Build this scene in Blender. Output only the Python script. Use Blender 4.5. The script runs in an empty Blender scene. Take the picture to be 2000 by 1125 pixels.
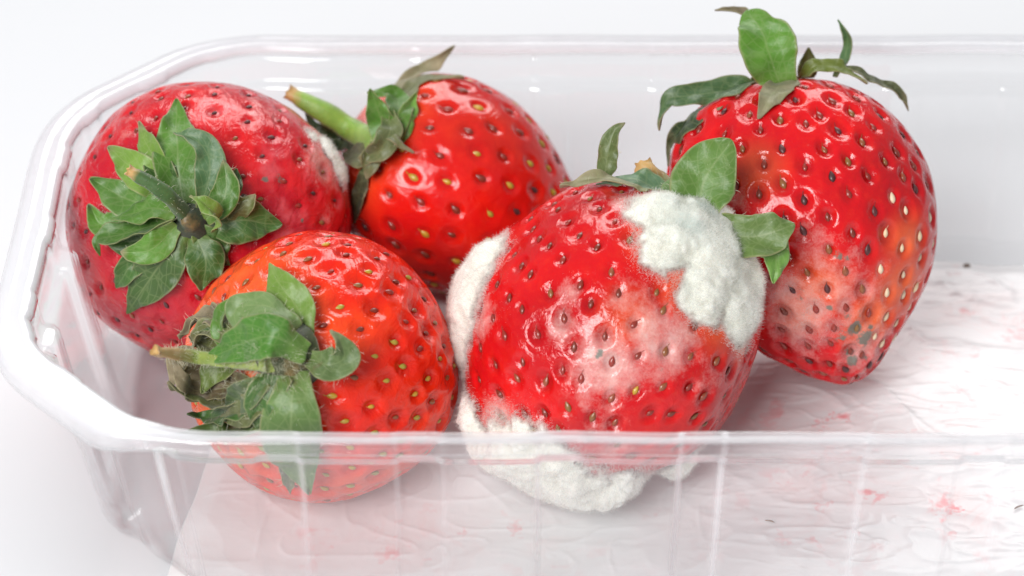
import bpy, math, random
import numpy as np
from math import sin, cos, pi, radians, sqrt
from mathutils import Vector, Matrix
from mathutils.bvhtree import BVHTree

scn = bpy.context.scene
S = 0.01                                  # everything below is measured in centimetres

# ---------------------------------------------------------------- camera
PITCH = radians(36); FPX = 5500.0; DIST = 37.0
P0 = np.array([0, 0, 1.8])
CD = np.array([0, cos(PITCH), -sin(PITCH)])
CU = np.array([0, sin(PITCH), cos(PITCH)])
CR = np.array([1.0, 0, 0])
CP = P0 - CD * DIST
cam = bpy.data.cameras.new('camera'); camo = bpy.data.objects.new('camera', cam)
scn.collection.objects.link(camo); scn.camera = camo
camo.location = Vector(CP * S)
camo.rotation_euler = (pi / 2 - PITCH, 0, 0)
cam.sensor_width = 36; cam.lens = 36 * FPX / 2000
cam.clip_start = 0.01; cam.clip_end = 50
cam.dof.use_dof = True
cam.dof.focus_distance = 0.352
cam.dof.aperture_fstop = 21

# ---------------------------------------------------------------- world, lamps, exposure
w = bpy.data.worlds.new('World'); scn.world = w; w.use_nodes = True
bg = w.node_tree.nodes['Background']
bg.inputs[0].default_value = (0.93, 0.96, 1.0, 1); bg.inputs[1].default_value = 0.32

def area(name, loc, target, sx, sy, power, col):
    l = bpy.data.lights.new(name, 'AREA'); l.shape = 'RECTANGLE'; l.size = sx * S; l.size_y = sy * S
    l.energy = power; l.color = col
    o = bpy.data.objects.new(name, l); scn.collection.objects.link(o)
    o.location = Vector(loc) * S
    o.rotation_euler = (Vector(target) - Vector(loc)).to_track_quat('-Z', 'Y').to_euler()
    return o
area('softbox', (16, 112, 94), (2, 0, 1), 122, 62, 15.0, (1, 0.99, 0.975))
area('fill_lamp', (-26, -46, 46), (0, 0, 1), 34, 34, 5.8, (1, 1, 1))
scn.view_settings.view_transform = 'Standard'
scn.view_settings.look = 'None'
scn.view_settings.exposure = 0.0
scn.view_settings.gamma = 1.0
scn.cycles.transparent_max_bounces = 40
scn.cycles.max_bounces = 10
scn.cycles.use_denoising = True
scn.cycles.caustics_reflective = False
scn.cycles.caustics_refractive = False

# ---------------------------------------------------------------- numeric helpers
def ray(px, py):
    return CD + CR * ((px - 1000) / FPX) - CU * ((py - 562.5) / FPX)
def at_z(px, py, z):
    r = ray(px, py); return CP + r * ((z - CP[2]) / r[2])
def at_d(px, py, d):
    return CP + ray(px, py) * d
def depth_of(P): return float((np.asarray(P) - CP) @ CD)

def _hash(ix, iy, iz, seed):
    h = (ix.astype(np.uint32) * np.uint32(374761393) + iy.astype(np.uint32) * np.uint32(668265263)
         + iz.astype(np.uint32) * np.uint32(2147483647) + np.uint32((seed * 974634777) & 0xffffffff))
    h = (h ^ (h >> np.uint32(13))) * np.uint32(1274126177)
    h = h ^ (h >> np.uint32(16))
    h = (h * np.uint32(2246822519)); h = h ^ (h >> np.uint32(15))
    return (h & np.uint32(0xffffff)).astype(np.float64) / 0xffffff * 2 - 1
def vnoise(P, seed=1):
    P = np.asarray(P, float) + 137.31
    i = np.floor(P).astype(np.int64); f = P - i; f = f * f * f * (f * (f * 6 - 15) + 10)
    r = 0
    for dx in (0, 1):
        wx = f[..., 0] if dx else 1 - f[..., 0]
        for dy in (0, 1):
            wy = f[..., 1] if dy else 1 - f[..., 1]
            for dz in (0, 1):
                wz = f[..., 2] if dz else 1 - f[..., 2]
                r = r + wx * wy * wz * _hash(i[..., 0] + dx, i[..., 1] + dy, i[..., 2] + dz, seed)
    return r
def fbm(P, seed=1, octv=4, gain=0.5):
    P = np.asarray(P, float); a = 1; s = 0; n = 0
    for k in range(octv):
        s = s + a * vnoise(P * 2 ** k, seed + k * 7); n += a; a *= gain
    return s / n
def sstep(a, b, x):
    t = np.clip((x - a) / (b - a), 0, 1); return t * t * (3 - 2 * t)
def unit(v):
    v = np.asarray(v, float); return v / (np.linalg.norm(v, axis=-1, keepdims=True) + 1e-12)

# ---------------------------------------------------------------- object helpers
def link(o, parent=None):
    scn.collection.objects.link(o)
    if parent is not None: o.parent = parent
    return o
def mesh_obj(name, V, Fc, mat, parent=None, base=(0, 0, 0), smooth=True):
    me = bpy.data.meshes.new(name)
    V = (np.asarray(V, float) - np.asarray(base, float)) * S
    if isinstance(Fc, np.ndarray):
        n, k = Fc.shape
        me.vertices.add(len(V)); me.vertices.foreach_set('co', V.astype(np.float32).ravel())
        me.loops.add(n * k); me.loops.foreach_set('vertex_index', Fc.astype(np.int32).ravel())
        me.polygons.add(n); me.polygons.foreach_set('loop_start', np.arange(0, n * k, k, dtype=np.int32))
        me.polygons.foreach_set('loop_total', np.full(n, k, dtype=np.int32))
        me.update(calc_edges=True)
    else:
        me.from_pydata([tuple(v) for v in V], [], Fc); me.update()
    me.polygons.foreach_set('use_smooth', np.full(len(me.polygons), smooth))
    if mat is not None: me.materials.append(mat)
    o = bpy.data.objects.new(name, me)
    return link(o, parent)
def vattr(o, name, arr):
    arr = np.asarray(arr, np.float32)
    if arr.ndim == 2:
        if arr.shape[1] == 3: arr = np.hstack([arr, np.ones((len(arr), 1), np.float32)])
        a = o.data.attributes.new(name, 'FLOAT_COLOR', 'POINT'); a.data.foreach_set('color', arr.ravel())
    else:
        a = o.data.attributes.new(name, 'FLOAT', 'POINT'); a.data.foreach_set('value', arr.ravel())
def grid_faces(nu, nv, wrap=False, off=0):
    # index = i*nv + j ; j wraps if asked
    i = np.arange(nu - 1)[:, None]; j = np.arange(nv if wrap else nv - 1)[None, :]
    j2 = (j + 1) % nv
    a = i * nv + j; b = i * nv + j2; c = (i + 1) * nv + j2; d = (i + 1) * nv + j
    return np.stack([a, b, c, d], -1).reshape(-1, 4) + off
def empty(name, base, label, cat, group=None):
    o = bpy.data.objects.new(name, None); o.empty_display_size = 0.01
    o.location = Vector(np.asarray(base) * S); link(o)
    o['label'] = label; o['category'] = cat
    if group: o['group'] = group
    return o

# ---------------------------------------------------------------- material helpers
class NT:
    def __init__(s, name):
        s.m = bpy.data.materials.new(name); s.m.use_nodes = True
        s.t = s.m.node_tree; s.t.nodes.clear()
        s.out = s.t.nodes.new('ShaderNodeOutputMaterial')
    def n(s, typ, ins=None, **kw):
        nd = s.t.nodes.new('ShaderNode' + typ)
        for k, v in kw.items(): setattr(nd, k, v)
        for k, v in (ins or {}).items():
            if isinstance(v, bpy.types.NodeSocket): s.t.links.new(v, nd.inputs[k])
            else:
                if isinstance(v, tuple) and len(v) == 3 and nd.inputs[k].type == 'RGBA': v = v + (1,)
                nd.inputs[k].default_value = v
        return nd
    def attr(s, name): return s.n('Attribute', attribute_name=name)
    def noise(s, scale, detail=4, rough=0.5, vec=None, dist=0):
        ins = {'Scale': scale, 'Detail': detail, 'Roughness': rough, 'Distortion': dist}
        if vec is not None: ins['Vector'] = vec
        return s.n('TexNoise', ins).outputs['Fac']
    def ramp(s, fac, stops):
        r = s.n('ValToRGB', {'Fac': fac}); e = r.color_ramp.elements
        e[0].position = stops[0][0]; e[0].color = tuple(stops[0][1]) + (1,)
        e[1].position = stops[1][0]; e[1].color = tuple(stops[1][1]) + (1,)
        for p_, c_ in stops[2:]:
            q = e.new(p_); q.color = tuple(c_) + (1,)
        return r.outputs[0]
    def maprange(s, v, a, b, c=0.0, d=1.0):
        return s.n('MapRange', {0: v, 1: a, 2: b, 3: c, 4: d}).outputs[0]
    def math(s, op, a, b=0.5):
        return s.n('Math', {0: a, 1: b}, operation=op).outputs[0]
    def mix(s, fac, a, b, blend='MIX'):
        return s.n('Mix', {0: fac, 6: a, 7: b}, data_type='RGBA', blend_type=blend).outputs[2]
    def obj(s): return s.n('TexCoord').outputs['Object']
    def bump(s, h, strength, dist, normal=None):
        ins = {'Height': h, 'Strength': strength, 'Distance': dist}
        if normal is not None: ins['Normal'] = normal
        return s.n('Bump', ins).outputs[0]
    def surf(s, sh): s.t.links.new(sh, s.out.inputs['Surface']); return s.m

# ---------------------------------------------------------------- materials
def mat_table():
    t = NT('white_table')
    v = t.obj()
    col = t.mix(t.maprange(t.noise(9, 3, 0.5, v), 0.3, 0.7), (0.655, 0.662, 0.678), (0.665, 0.672, 0.69))
    b = t.n('BsdfPrincipled', {'Base Color': col, 'Roughness': 0.55, 'Normal': t.bump(t.noise(900, 3, 0.6, v), 0.05, 0.0002)})
    return t.surf(b.outputs[0])

def mat_plastic(name, milk, rough=0.06):
    t = NT(name)
    v = t.obj()
    bmp = t.bump(t.noise(110, 3, 0.55, v), 0.10, 0.001)
    at = t.attr('milk').outputs['Fac']  # diffuse white that also stands in for reflections on the clear sheet
    bf = t.n('NewGeometry').outputs['Backfacing']      # the sheet is seen through without bending: no total reflection inside it
    fres = t.n('Fresnel', {'IOR': t.maprange(bf, 0, 1, 1.46, 1 / 1.46), 'Normal': bmp}).outputs[0]
    gl = t.n('BsdfGlossy', {'Color': (1, 1, 1), 'Roughness': rough, 'Normal': bmp}).outputs[0]
    tc = t.mix(t.attr('bend').outputs['Fac'], (0.99, 0.99, 0.992), (0.74, 0.74, 0.75))   # refraction's dark lines painted into the tint where the sheet turns
    tr = t.n('BsdfTransparent', {'Color': tc}).outputs[0]
    df = t.n('BsdfDiffuse', {'Color': (0.93, 0.93, 0.95)}).outputs[0]
    tl = t.n('BsdfTranslucent', {'Color': (0.93, 0.93, 0.95)}).outputs[0]
    dt = t.n('MixShader', {0: 0.5, 1: df, 2: tl}).outputs[0]
    mk = t.math('MULTIPLY', at, t.maprange(t.noise(60, 4, 0.6, v), 0.3, 0.7, milk * 0.8, milk * 1.2))
    base = t.n('MixShader', {0: mk, 1: tr, 2: dt}).outputs[0]
    return t.surf(t.n('MixShader', {0: t.math('MULTIPLY', fres, 1.0), 1: base, 2: gl}).outputs[0])

def mat_flesh(name, rough, wrinkle, sss=0.22, mush=0.0):
    t = NT(name)
    v = t.obj()
    col = t.attr('col').outputs['Color']
    n1 = t.noise(260, 5, 0.6, v)
    col = t.mix(t.maprange(n1, 0.35, 0.7, 0.0, 0.35), col, (0.42, 0.0, 0.012))
    n0 = t.noise(900, 3, 0.6, v)
    col = t.mix(t.maprange(n0, 0.5, 0.75, 0.0, 0.12), col, (0.85, 0.07, 0.02))
    veil = t.attr('veil').outputs['Fac']
    fine = t.noise(4200, 3, 0.7, v)
    mid = t.noise(420, 5, 0.7, v)
    vf = t.math('ADD', veil, t.math('MULTIPLY', t.math('SUBTRACT', fine, 0.5), 0.5))
    vf = t.math('ADD', vf, t.math('MULTIPLY', t.math('SUBTRACT', mid, 0.5), 1.5))
    vf = t.maprange(vf, 0.30, 1.15, 0.0, 0.62)
    col = t.mix(vf, col, (0.80, 0.64, 0.58))
    gm = t.attr('green').outputs['Fac']
    gf = t.maprange(t.math('ADD', gm, t.math('MULTIPLY', t.math('SUBTRACT', t.noise(1300, 4, 0.7, v), 0.5), 2.2)), 0.45, 0.8, 0.0, t.maprange(gm, 0, .15, 0, .85))
    col = t.mix(gf, col, (0.11, 0.16, 0.13))
    ro = t.math('ADD', t.maprange(t.noise(330, 4, 0.6, v), 0.3, 0.75, rough * 0.75, rough * 1.5), t.math('MULTIPLY', vf, 0.35))
    ro = t.math('ADD', ro, t.math('MULTIPLY', gf, 0.3))
    # wrinkles: stretched noise through a mapping
    mp = t.n('Mapping', {'Vector': v, 'Scale': (1.0, 0.45, 1.3), 'Rotation': (0.5, 0.3, 0.9)}).outputs[0]
    wr = t.noise(430, 4, 0.55, mp, 1.6)
    bm = t.bump(wr, wrinkle, 0.0014)
    bm = t.bump(t.noise(1500, 4, 0.6, v), 0.12 + mush * 0.15, 0.0004, bm)
    b = t.n('BsdfPrincipled', {'Base Color': col, 'Roughness': ro, 'Normal': bm, 'IOR': 1.40,
                               'Subsurface Weight': sss, 'Subsurface Scale': 0.004, 'Subsurface Radius': (1.0, 0.22, 0.12),
                               'Coat Weight': 0.15 * (1 - mush), 'Coat Roughness': 0.06, 'Coat Normal': bm})
    return t.surf(b.outputs[0])

def mat_seed(name, c1, c2, rough=0.3):
    t = NT(name)
    oi = t.n('ObjectInfo').outputs['Random']
    col = t.mix(oi, c1, c2)
    b = t.n('BsdfPrincipled', {'Base Color': col, 'Roughness': rough, 'Coat Weight': 0.3})
    return t.surf(b.outputs[0])

def mat_leaf():
    t = NT('sepal_leaf')
    v = t.obj()
    uv = t.n('UVMap', uv_map='UVMap').outputs[0]
    sp = t.n('SeparateXYZ', {0: uv})
    s_, u_ = sp.outputs[0], sp.outputs[1]
    base = t.attr('col').outputs['Color']
    dry = t.attr('dry').outputs['Fac']
    au = t.math('ABSOLUTE', u_, 0)
    # midrib and side veins
    mid = t.maprange(au, 0.0, 0.07, 1.0, 0.0)
    ph = t.math('SUBTRACT', t.math('MULTIPLY', s_, 6.5), t.math('MULTIPLY', au, 2.6))
    fr = t.math('ABSOLUTE', t.math('SUBTRACT', t.math('FRACT', ph, 0), 0.5), 0)
    side = t.maprange(fr, 0.0, 0.09, 0.7, 0.0)
    vor = t.n('TexVoronoi', {'Vector': v, 'Scale': 620.0, 'Randomness': 0.9}, feature='DISTANCE_TO_EDGE').outputs['Distance']
    net = t.maprange(vor, 0.0, 0.09, 0.55, 0.0)
    vein = t.math('MAXIMUM', t.math('MAXIMUM', mid, side), net)
    col = t.mix(t.maprange(t.noise(240, 5, 0.65, v), 0.3, 0.75), base, t.mix(1.0, base, (0.62, 0.72, 0.5), 'MULTIPLY'))
    col = t.mix(t.math('MULTIPLY', vein, 0.30), col, (0.40, 0.46, 0.22))
    spots = t.maprange(t.noise(150, 6, 0.7, v), 0.62, 0.72, 0.0, 0.6)
    col = t.mix(spots, col, (0.15, 0.10, 0.04))
    dryc = t.mix(t.maprange(t.noise(330, 4, 0.7, v), 0.35, 0.7), (0.42, 0.34, 0.22), (0.14, 0.11, 0.06))
    df = t.maprange(t.math('ADD', dry, t.math('MULTIPLY', t.math('SUBTRACT', t.noise(210, 5, 0.65, v), 0.5), 0.9)), 0.35, 0.75)
    col = t.mix(df, col, dryc)
    edge = t.maprange(au, 0.90, 1.0, 0.0, 0.55)
    col = t.mix(edge, col, (0.36, 0.33, 0.17))
    back = t.n('NewGeometry').outputs['Backfacing']
    col = t.mix(t.math('MULTIPLY', back, 0.35), col, (0.34, 0.38, 0.25))
    bm = t.bump(vein, -0.7, 0.0004)
    bm = t.bump(t.noise(700, 4, 0.6, v), 0.35, 0.0005, bm)
    b = t.n('BsdfPrincipled', {'Base Color': col, 'Roughness': t.maprange(df, 0, 1, 0.42, 0.8), 'Normal': bm, 'Sheen Weight': 0.15})
    tl = t.n('BsdfTranslucent', {'Color': t.mix(1.0, col, (1.4, 1.5, 0.5), 'MULTIPLY'), 'Normal': bm})
    return t.surf(t.n('MixShader', {0: 0.24, 1: b.outputs[0], 2: tl.outputs[0]}).outputs[0])

def mat_stem():
    t = NT('stem_skin')
    v = t.obj()
    dry = t.attr('dry').outputs['Fac']
    base = t.attr('col').outputs['Color']
    mp = t.n('Mapping', {'Vector': v, 'Scale': (1, 1, 1)}).outputs[0]
    n = t.noise(300, 5, 0.65, mp)
    col = t.mix(t.maprange(n, 0.35, 0.7), base, t.mix(1.0, base, (0.5, 0.6, 0.45), 'MULTIPLY'))
    df = t.maprange(t.math('ADD', dry, t.math('MULTIPLY', t.math('SUBTRACT', n, 0.5), 0.6)), 0.4, 0.7)
    col = t.mix(df, col, (0.50, 0.31, 0.11))
    b = t.n('BsdfPrincipled', {'Base Color': col, 'Roughness': 0.5, 'Normal': t.bump(n, 0.4, 0.0006), 'Sheen Weight': 0.2,
                               'Subsurface Weight': 0.15, 'Subsurface Scale': 0.002})
    return t.surf(b.outputs[0])

def mat_mould():
    t = NT('mould_felt')
    v = t.obj()
    g = t.attr('tint').outputs['Fac']
    n = t.noise(420, 5, 0.7, v)
    col = t.mix(t.maprange(n, 0.3, 0.7), (0.76, 0.75, 0.67), (0.84, 0.83, 0.76))
    col = t.mix(t.math('MULTIPLY', g, 0.9), col, (0.44, 0.49, 0.45))
    bm = t.bump(t.noise(1500, 4, 0.7, v), 0.3, 0.0004)
    b = t.n('BsdfPrincipled', {'Base Color': col, 'Roughness': 0.95, 'Specular IOR Level': 0.1, 'Normal': bm, 'Sheen Weight': 0.3,
                               'Subsurface Weight': 0.6, 'Subsurface Scale': 0.003, 'Subsurface Radius': (1, .85, .75)})
    dn = t.attr('dens').outputs['Fac']         # the felt thins out to single threads at its border
    al = t.math('ADD', t.math('MULTIPLY', dn, 3.2), t.math('MULTIPLY', t.math('SUBTRACT', t.noise(1100, 5, 0.75, v), 0.62), 1.7))
    al = t.maprange(al, 0.0, 1.0)
    return t.surf(t.n('MixShader', {0: al, 1: t.n('BsdfTransparent').outputs[0], 2: b.outputs[0]}).outputs[0])
def mat_fibre(name, c, cover=1.0):
    t = NT(name)
    d = t.n('BsdfDiffuse', {'Color': c}).outputs[0]; l = t.n('BsdfTranslucent', {'Color': c}).outputs[0]
    o = t.n('MixShader', {0: 0.5, 1: d, 2: l}).outputs[0]
    return t.surf(t.n('MixShader', {0: cover, 1: t.n('BsdfTransparent').outputs[0], 2: o}).outputs[0])

def mat_pad():
    t = NT('absorbent_pad')
    v = t.obj()
    mp = t.n('Mapping', {'Vector': v, 'Scale': (0.55, 1.0, 1.0), 'Rotation': (0, 0, 0.25)}).outputs[0]
    st = t.attr('stain').outputs['Fac']
    a = t.noise(75, 6, 0.62, mp, 1.6)
    streak = t.maprange(t.math('ABSOLUTE', t.math('SUBTRACT', a, 0.5), 0), 0.0, 0.05, 1.0, 0.0)
    blot = t.maprange(t.noise(38, 4, 0.6, mp), 0.42, 0.68)
    sp = t.maprange(t.noise(200, 4, 0.7, v), 0.57, 0.66)
    col = t.mix(t.math('MULTIPLY', blot, t.math('MULTIPLY', st, 0.45)), (0.78, 0.78, 0.785), (0.84, 0.44, 0.42))
    col = t.mix(t.math('MULTIPLY', t.math('MULTIPLY', streak, st), 0.22), col, (0.84, 0.30, 0.28))
    col = t.mix(t.math('MULTIPLY', t.math('MULTIPLY', sp, st), 1.0), col, (0.84, 0.16, 0.18))
    bm = t.bump(t.noise(120, 5, 0.6, mp, 1.0), 0.12, 0.0012)
    b = t.n('BsdfPrincipled', {'Base Color': col, 'Roughness': 0.36, 'Normal': bm, 'Coat Weight': 0.12, 'Coat Roughness': 0.2})
    return t.surf(b.outputs[0])

M_TABLE = mat_table()
M_TRAY = mat_plastic('clear_plastic', 0.07)
M_RIM = mat_plastic('clear_plastic_rim', 0.30, 0.05)
M_LEAF = mat_leaf(); M_STEM = mat_stem(); M_MOULD = mat_mould()
M_FIB = mat_fibre('mould_thread', (0.86, 0.855, 0.81), 0.6)
M_HAIR = mat_fibre('plant_hair', (0.72, 0.70, 0.55))
M_SEED_Y = mat_seed('seed_yellow', (0.50, 0.30, 0.03), (0.34, 0.30, 0.04))
M_SEED_R = mat_seed('seed_red', (0.28, 0.03, 0.02), (0.17, 0.03, 0.015))
M_SEED_B = mat_seed('seed_brown', (0.22, 0.11, 0.03), (0.28, 0.06, 0.03))
M_SEED_D = mat_seed('seed_dark', (0.05, 0.012, 0.012), (0.10, 0.02, 0.02), 0.5)
M_SEED_P = mat_seed('seed_pale', (0.75, 0.58, 0.36), (0.80, 0.66, 0.48), 0.5)

# ---------------------------------------------------------------- the setting: table
nx = 60
gx, gy = np.meshgrid(np.linspace(-110, 110, nx), np.linspace(-70, 150, nx), indexing='ij')
V = np.stack([gx, gy, np.zeros_like(gx)], -1).reshape(-1, 3)
table = mesh_obj('table', V, grid_faces(nx, nx)[:, ::-1], M_TABLE)
table['kind'] = 'structure'

# ---------------------------------------------------------------- plastic punnet
TX0, TX1, TY0, TY1 = -6.32, 11.2, -5.22, 4.2
def outline(off, n_arc=22, ch=2.05, rad=2.1):
    """chamfered rectangle with rounded corners, offset inwards; same point count for every offset"""
    pts = [(TX0 + ch, TY0), (TX1 - ch, TY0), (TX1, TY0 + ch), (TX1, TY1 - ch), (TX1 - ch, TY1), (TX0 + ch, TY1), (TX0, TY1 - ch), (TX0, TY0 + ch)]
    pts = [np.array(q, float) for q in pts]
    out = []; nrm = []
    m = len(pts); segs = []
    tl = rad * math.tan(pi / 8)
    for k in range(m):
        a, b, c = pts[k - 1], pts[k], pts[(k + 1) % m]
        d1 = unit(b - a); d2 = unit(c - b)
        n1 = np.array([-d1[1], d1[0]]); n2 = np.array([-d2[1], d2[0]])
        s0 = b - d1 * tl; cen = s0 + n1 * rad
        arc = []
        for q in range(n_arc + 1):
            t_ = q / n_arc; nn = unit(n1 * (1 - t_) + n2 * t_)
            arc.append((cen - nn * rad, nn))
        segs.append(arc)
    for k in range(m):
        out += segs[k]
        e0 = segs[k][-1]; e1 = segs[(k + 1) % m][0]
        L = np.linalg.norm(e1[0] - e0[0]); n = max(2, int(L / 0.055)) if L > 0 else 2
        for q in range(1, n):
            t_ = q / n; out.append((e0[0] * (1 - t_) + e1[0] * t_, e0[1]))
    P = np.array([o[0] for o in out]); N = np.array([o[1] for o in out])
    return P + N * off, P, N
_, PB, NB = outline(0)
arc_s = np.concatenate([[0], np.cumsum(np.linalg.norm(np.diff(PB, axis=0), axis=1))])
def rib_mask(P, N):
    """pilasters pressed into the walls, about 0.5 cm wide every 1.64 cm"""
    straight_y = np.abs(N[:, 1]) > 0.985; straight_x = np.abs(N[:, 0]) > 0.985
    c = np.where(straight_y, (P[:, 0] + 3.55), (P[:, 1] - 0.2))
    ph = (c / 1.64) % 1.0
    d = np.abs(ph - 0.5) * 1.64
    m = 1 - sstep(0.20, 0.29, d)
    diag = ~(straight_y | straight_x)
    s = arc_s
    md = 1 - sstep(0.16, 0.26, np.abs(((s / 1.3) % 1.0) - 0.5) * 1.3)
    return np.where(diag, md, m)
RM = rib_mask(PB, NB)
def tray_strip(profile, name, mat, parent, glaref=None, floor=False, ribamp=0.09, thick=0.035):
    rings = []; milk = []; RE = 4 * RM * (1 - RM); edge = []; bend = []
    for (off, z, ramp) in profile:
        if name == 'rim': off = 0.45 - (0.45 - off) * (1 - 0.58 * sstep(0.7, 1.0, NB[:, 1]) - 0.1 * sstep(0.7, 1.0, -NB[:, 1]))
        P = PB + NB * (off + ramp * ribamp * RM * (1 - 0.65 * sstep(0.8, 1.0, -NB[:, 1])))[:, None]
        zz = np.full(len(P), z)
        if name == 'rim': zz = 3.2 - (3.2 - zz) * (1 - 0.45 * sstep(0.7, 1.0, NB[:, 1]) * (z < 3.19))
        rings.append(np.column_stack([P, zz])); edge.append(RE * (RM < 0.5) * min(1, ramp * 1.2)); bend.append(RE * (RM >= 0.5) * min(1, ramp * 1.2))
    nr = len(rings); nv = len(PB)
    if floor:
        last = rings[-1].copy(); cx0, cx1 = TX0 + 4.5, TX1 - 4.5; cy = (TY0 + TY1) / 2
        for f in np.linspace(0, 1, 22)[1:]:
            q = last.copy(); tx = np.clip(last[:, 0], cx0, cx1)
            q[:, 0] = last[:, 0] * (1 - f) + tx * f; q[:, 1] = last[:, 1] * (1 - f) + cy * f
            gxx = q[:, 0]; gyy = q[:, 1]
            rg = np.exp(-((((gyy + 0.5) / 1.6) % 1 - 0.5) * 1.6 / 0.10) ** 2) + np.exp(-((((gxx + 4.9) / 1.9) % 1 - 0.5) * 1.9 / 0.10) ** 2)
            q[:, 2] = last[:, 2] + 0.06 * np.clip(rg, 0, 1) * min(1, f * 6)
            rings.append(q); edge.append(RE * 0); bend.append(RE * 0)
        nr = len(rings)
    V = np.concatenate(rings)
    # thermoformed sheet is never perfectly flat
    cz = np.exp(-(((V[:, 0] + 5.0) / 0.9) ** 2 + ((V[:, 1] + 3.7) / 0.9) ** 2)) * sstep(1.6, 0.6, V[:, 2])
    V[:, 2] += 0.16 * cz * vnoise(V * 3.1, 15) * (V[:, 2] < 2.4); V[:, :2] += (0.06 * cz)[:, None] * np.stack([vnoise(V * 3.5, 16), vnoise(V * 3.5, 17)], -1)
    V[:, :2] += 0.018 * np.stack([vnoise(V * 0.9, 5), vnoise(V * 0.9, 6)], -1)
    o = mesh_obj(name, V, grid_faces(nr, nv, wrap=True), mat, parent, TB)
    mf = glaref(V) + np.concatenate(edge) * (0.3 + 4.0 * sstep(-3.6, -4.2, V[:, 0]) * sstep(-2.2, -3.0, V[:, 1]) + 8.0 * sstep(-3.8, -4.4, V[:, 1]) * (0.55 + 0.9 * vnoise(V * [0.9, 0, 0], 66) ** 2 * 2) + 1.0 * sstep(-4.8, -5.6, V[:, 0]))  # bright rib edges: highlights painted in as white lines
    vattr(o, 'milk', mf)
    bd = np.concatenate(bend) * 0.7 * sstep(-4.8, -5.6, V[:, 0]) * (1 - 0.5 * sstep(-3.8, -4.6, V[:, 1]))  # dark refraction lines painted along the left rib edges
    if name == 'wall': bd = np.maximum(bd, 0.9 * np.exp(-((V[:, 2] - 3.06) / 0.03) ** 2) * sstep(-4.6, -5.6, V[:, 0]))
    vattr(o, 'bend', bd)
    md = o.modifiers.new('thickness', 'SOLIDIFY'); md.thickness = thick * S; md.offset = 0
    return o
TB = np.array([(TX0 + TX1) / 2, (TY0 + TY1) / 2, 0])
punnet = empty('plastic_punnet', TB, 'clear ribbed plastic punnet with a broad rim reflecting white, holding five strawberries', 'plastic tray')
rim_prof = [(0.0, 2.92, 0), (-0.01, 3.02, 0), (0.0, 3.10, 0), (0.03, 3.16, 0), (0.09, 3.195, 0), (0.18, 3.2, 0), (0.30, 3.2, 0), (0.36, 3.215, 0), (0.40, 3.21, 0.3), (0.43, 3.17, .6), (0.45, 3.10, .8)]
def rim_milk_glare(V):
    left = sstep(-3.2, -5.2, V[:, 0]); back = sstep(2.5, 3.8, V[:, 1])
    bead = np.exp(-((V[:, 2] - 3.21) / 0.02) ** 2)
    top = sstep(3.12, 3.18, V[:, 2])
    return 0.04 + 3.0 * left * (0.45 + 0.55 * top) + 3.0 * back * top + 1.6 * bead * (V[:, 1] < 0)  # white reflections painted onto the clear rim, mostly left, back and bead
tray_strip(rim_prof, 'rim', M_RIM, punnet, rim_milk_glare, ribamp=0.05, thick=0.05)
wall_prof = [(0.452, 3.10, .4), (0.47, 2.9, .4), (0.50, 2.74, .4), (0.53, 2.70, .5), (0.60, 2.68, .8), (0.64, 2.64, 1)]
for k in range(1, 14):
    f = k / 14; wall_prof.append((0.64 + 0.34 * f, 2.64 - (2.64 - 0.55) * f, 1))
wall_prof += [(1.00, 0.45, 1), (1.04, 0.32, .8), (1.11, 0.20, .5), (1.20, 0.12, .2), (1.34, 0.09, 0)]
def wall_milk_glare(V):
    ledge = np.exp(-((V[:, 2] - 2.69) / 0.02) ** 2)
    d = 1.0 + (3.0 + 5.0 * sstep(-3.6, -4.3, V[:, 1])) * ledge + 0.6 * sstep(0.5, 0.1, V[:, 2])
    front = sstep(-3.6, -4.3, V[:, 1])
    return d * (0.28 + 0.66 * front)  # reflection veil of the front wall and ledge highlight painted as white
tray_strip(wall_prof, 'wall', M_TRAY, punnet, wall_milk_glare, floor=True, ribamp=0.085)

# ---------------------------------------------------------------- absorbent pad
PADX0, PADX1, PADY0, PADY1 = -4.35, 9.8, -4.0, 2.85
nu, nv = 560, 270
gx, gy = np.meshgrid(np.linspace(0, 1, nu), np.linspace(0, 1, nv), indexing='ij')
X = PADX0 + (PADX1 - PADX0) * gx; Y = PADY0 + (PADY1 - PADY0) * gy
en = 0.16 * vnoise(np.stack([X * 0 + 1, Y * 1.1, Y * 0], -1), 3)
X = X + en * (1 - gx) ** 3 + 0.35 * np.sin(gy * 3.0) * (1 - gx) ** 4
Y = Y + 0.1 * vnoise(np.stack([X * 1.1, X * 0, X * 0], -1), 9) * (2 * gy - 1) ** 3
G3 = lambda k, q=1.0: np.stack([X * k, Y * k * q, X * 0], -1)
wp = lambda P_, sd, a_: P_ + a_ * np.stack([vnoise(P_ * .6, sd), vnoise(P_ * .6, sd + 1), X * 0], -1)
crease = lambda P_, sd: (1 - np.abs(vnoise(P_, sd)) * 1.5).clip(0, 1) ** 4
c1 = crease(wp(G3(0.75, 1.5), 41, 1.3), 11); c2 = crease(wp(G3(1.6, 1.3), 43, 1.2), 12); c3 = crease(wp(G3(3.4, 1.4), 45, 1.0), 18); c4 = crease(wp(G3(2.2, 2.6), 47, 1.5), 19)
right = sstep(1.0, 4.5, X)
Z = 0.20 + (0.010 + 0.012 * right) * c1 + 0.010 * c2 + 0.003 * c3 + 0.014 * c4 * right + 0.05 * vnoise(G3(0.35), 14) + 0.022 * vnoise(G3(1.3), 20)
e = np.minimum(np.minimum(gx * 14, (1 - gx) * 14), np.minimum(gy, 1 - gy) * 7)
Z = 0.17 + (Z - 0.17) * sstep(0, 0.35, e)
PV = np.stack([X, Y, Z], -1).reshape(-1, 3)
pb = np.array([(PADX0 + PADX1) / 2, (PADY0 + PADY1) / 2, 0.15])
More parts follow.
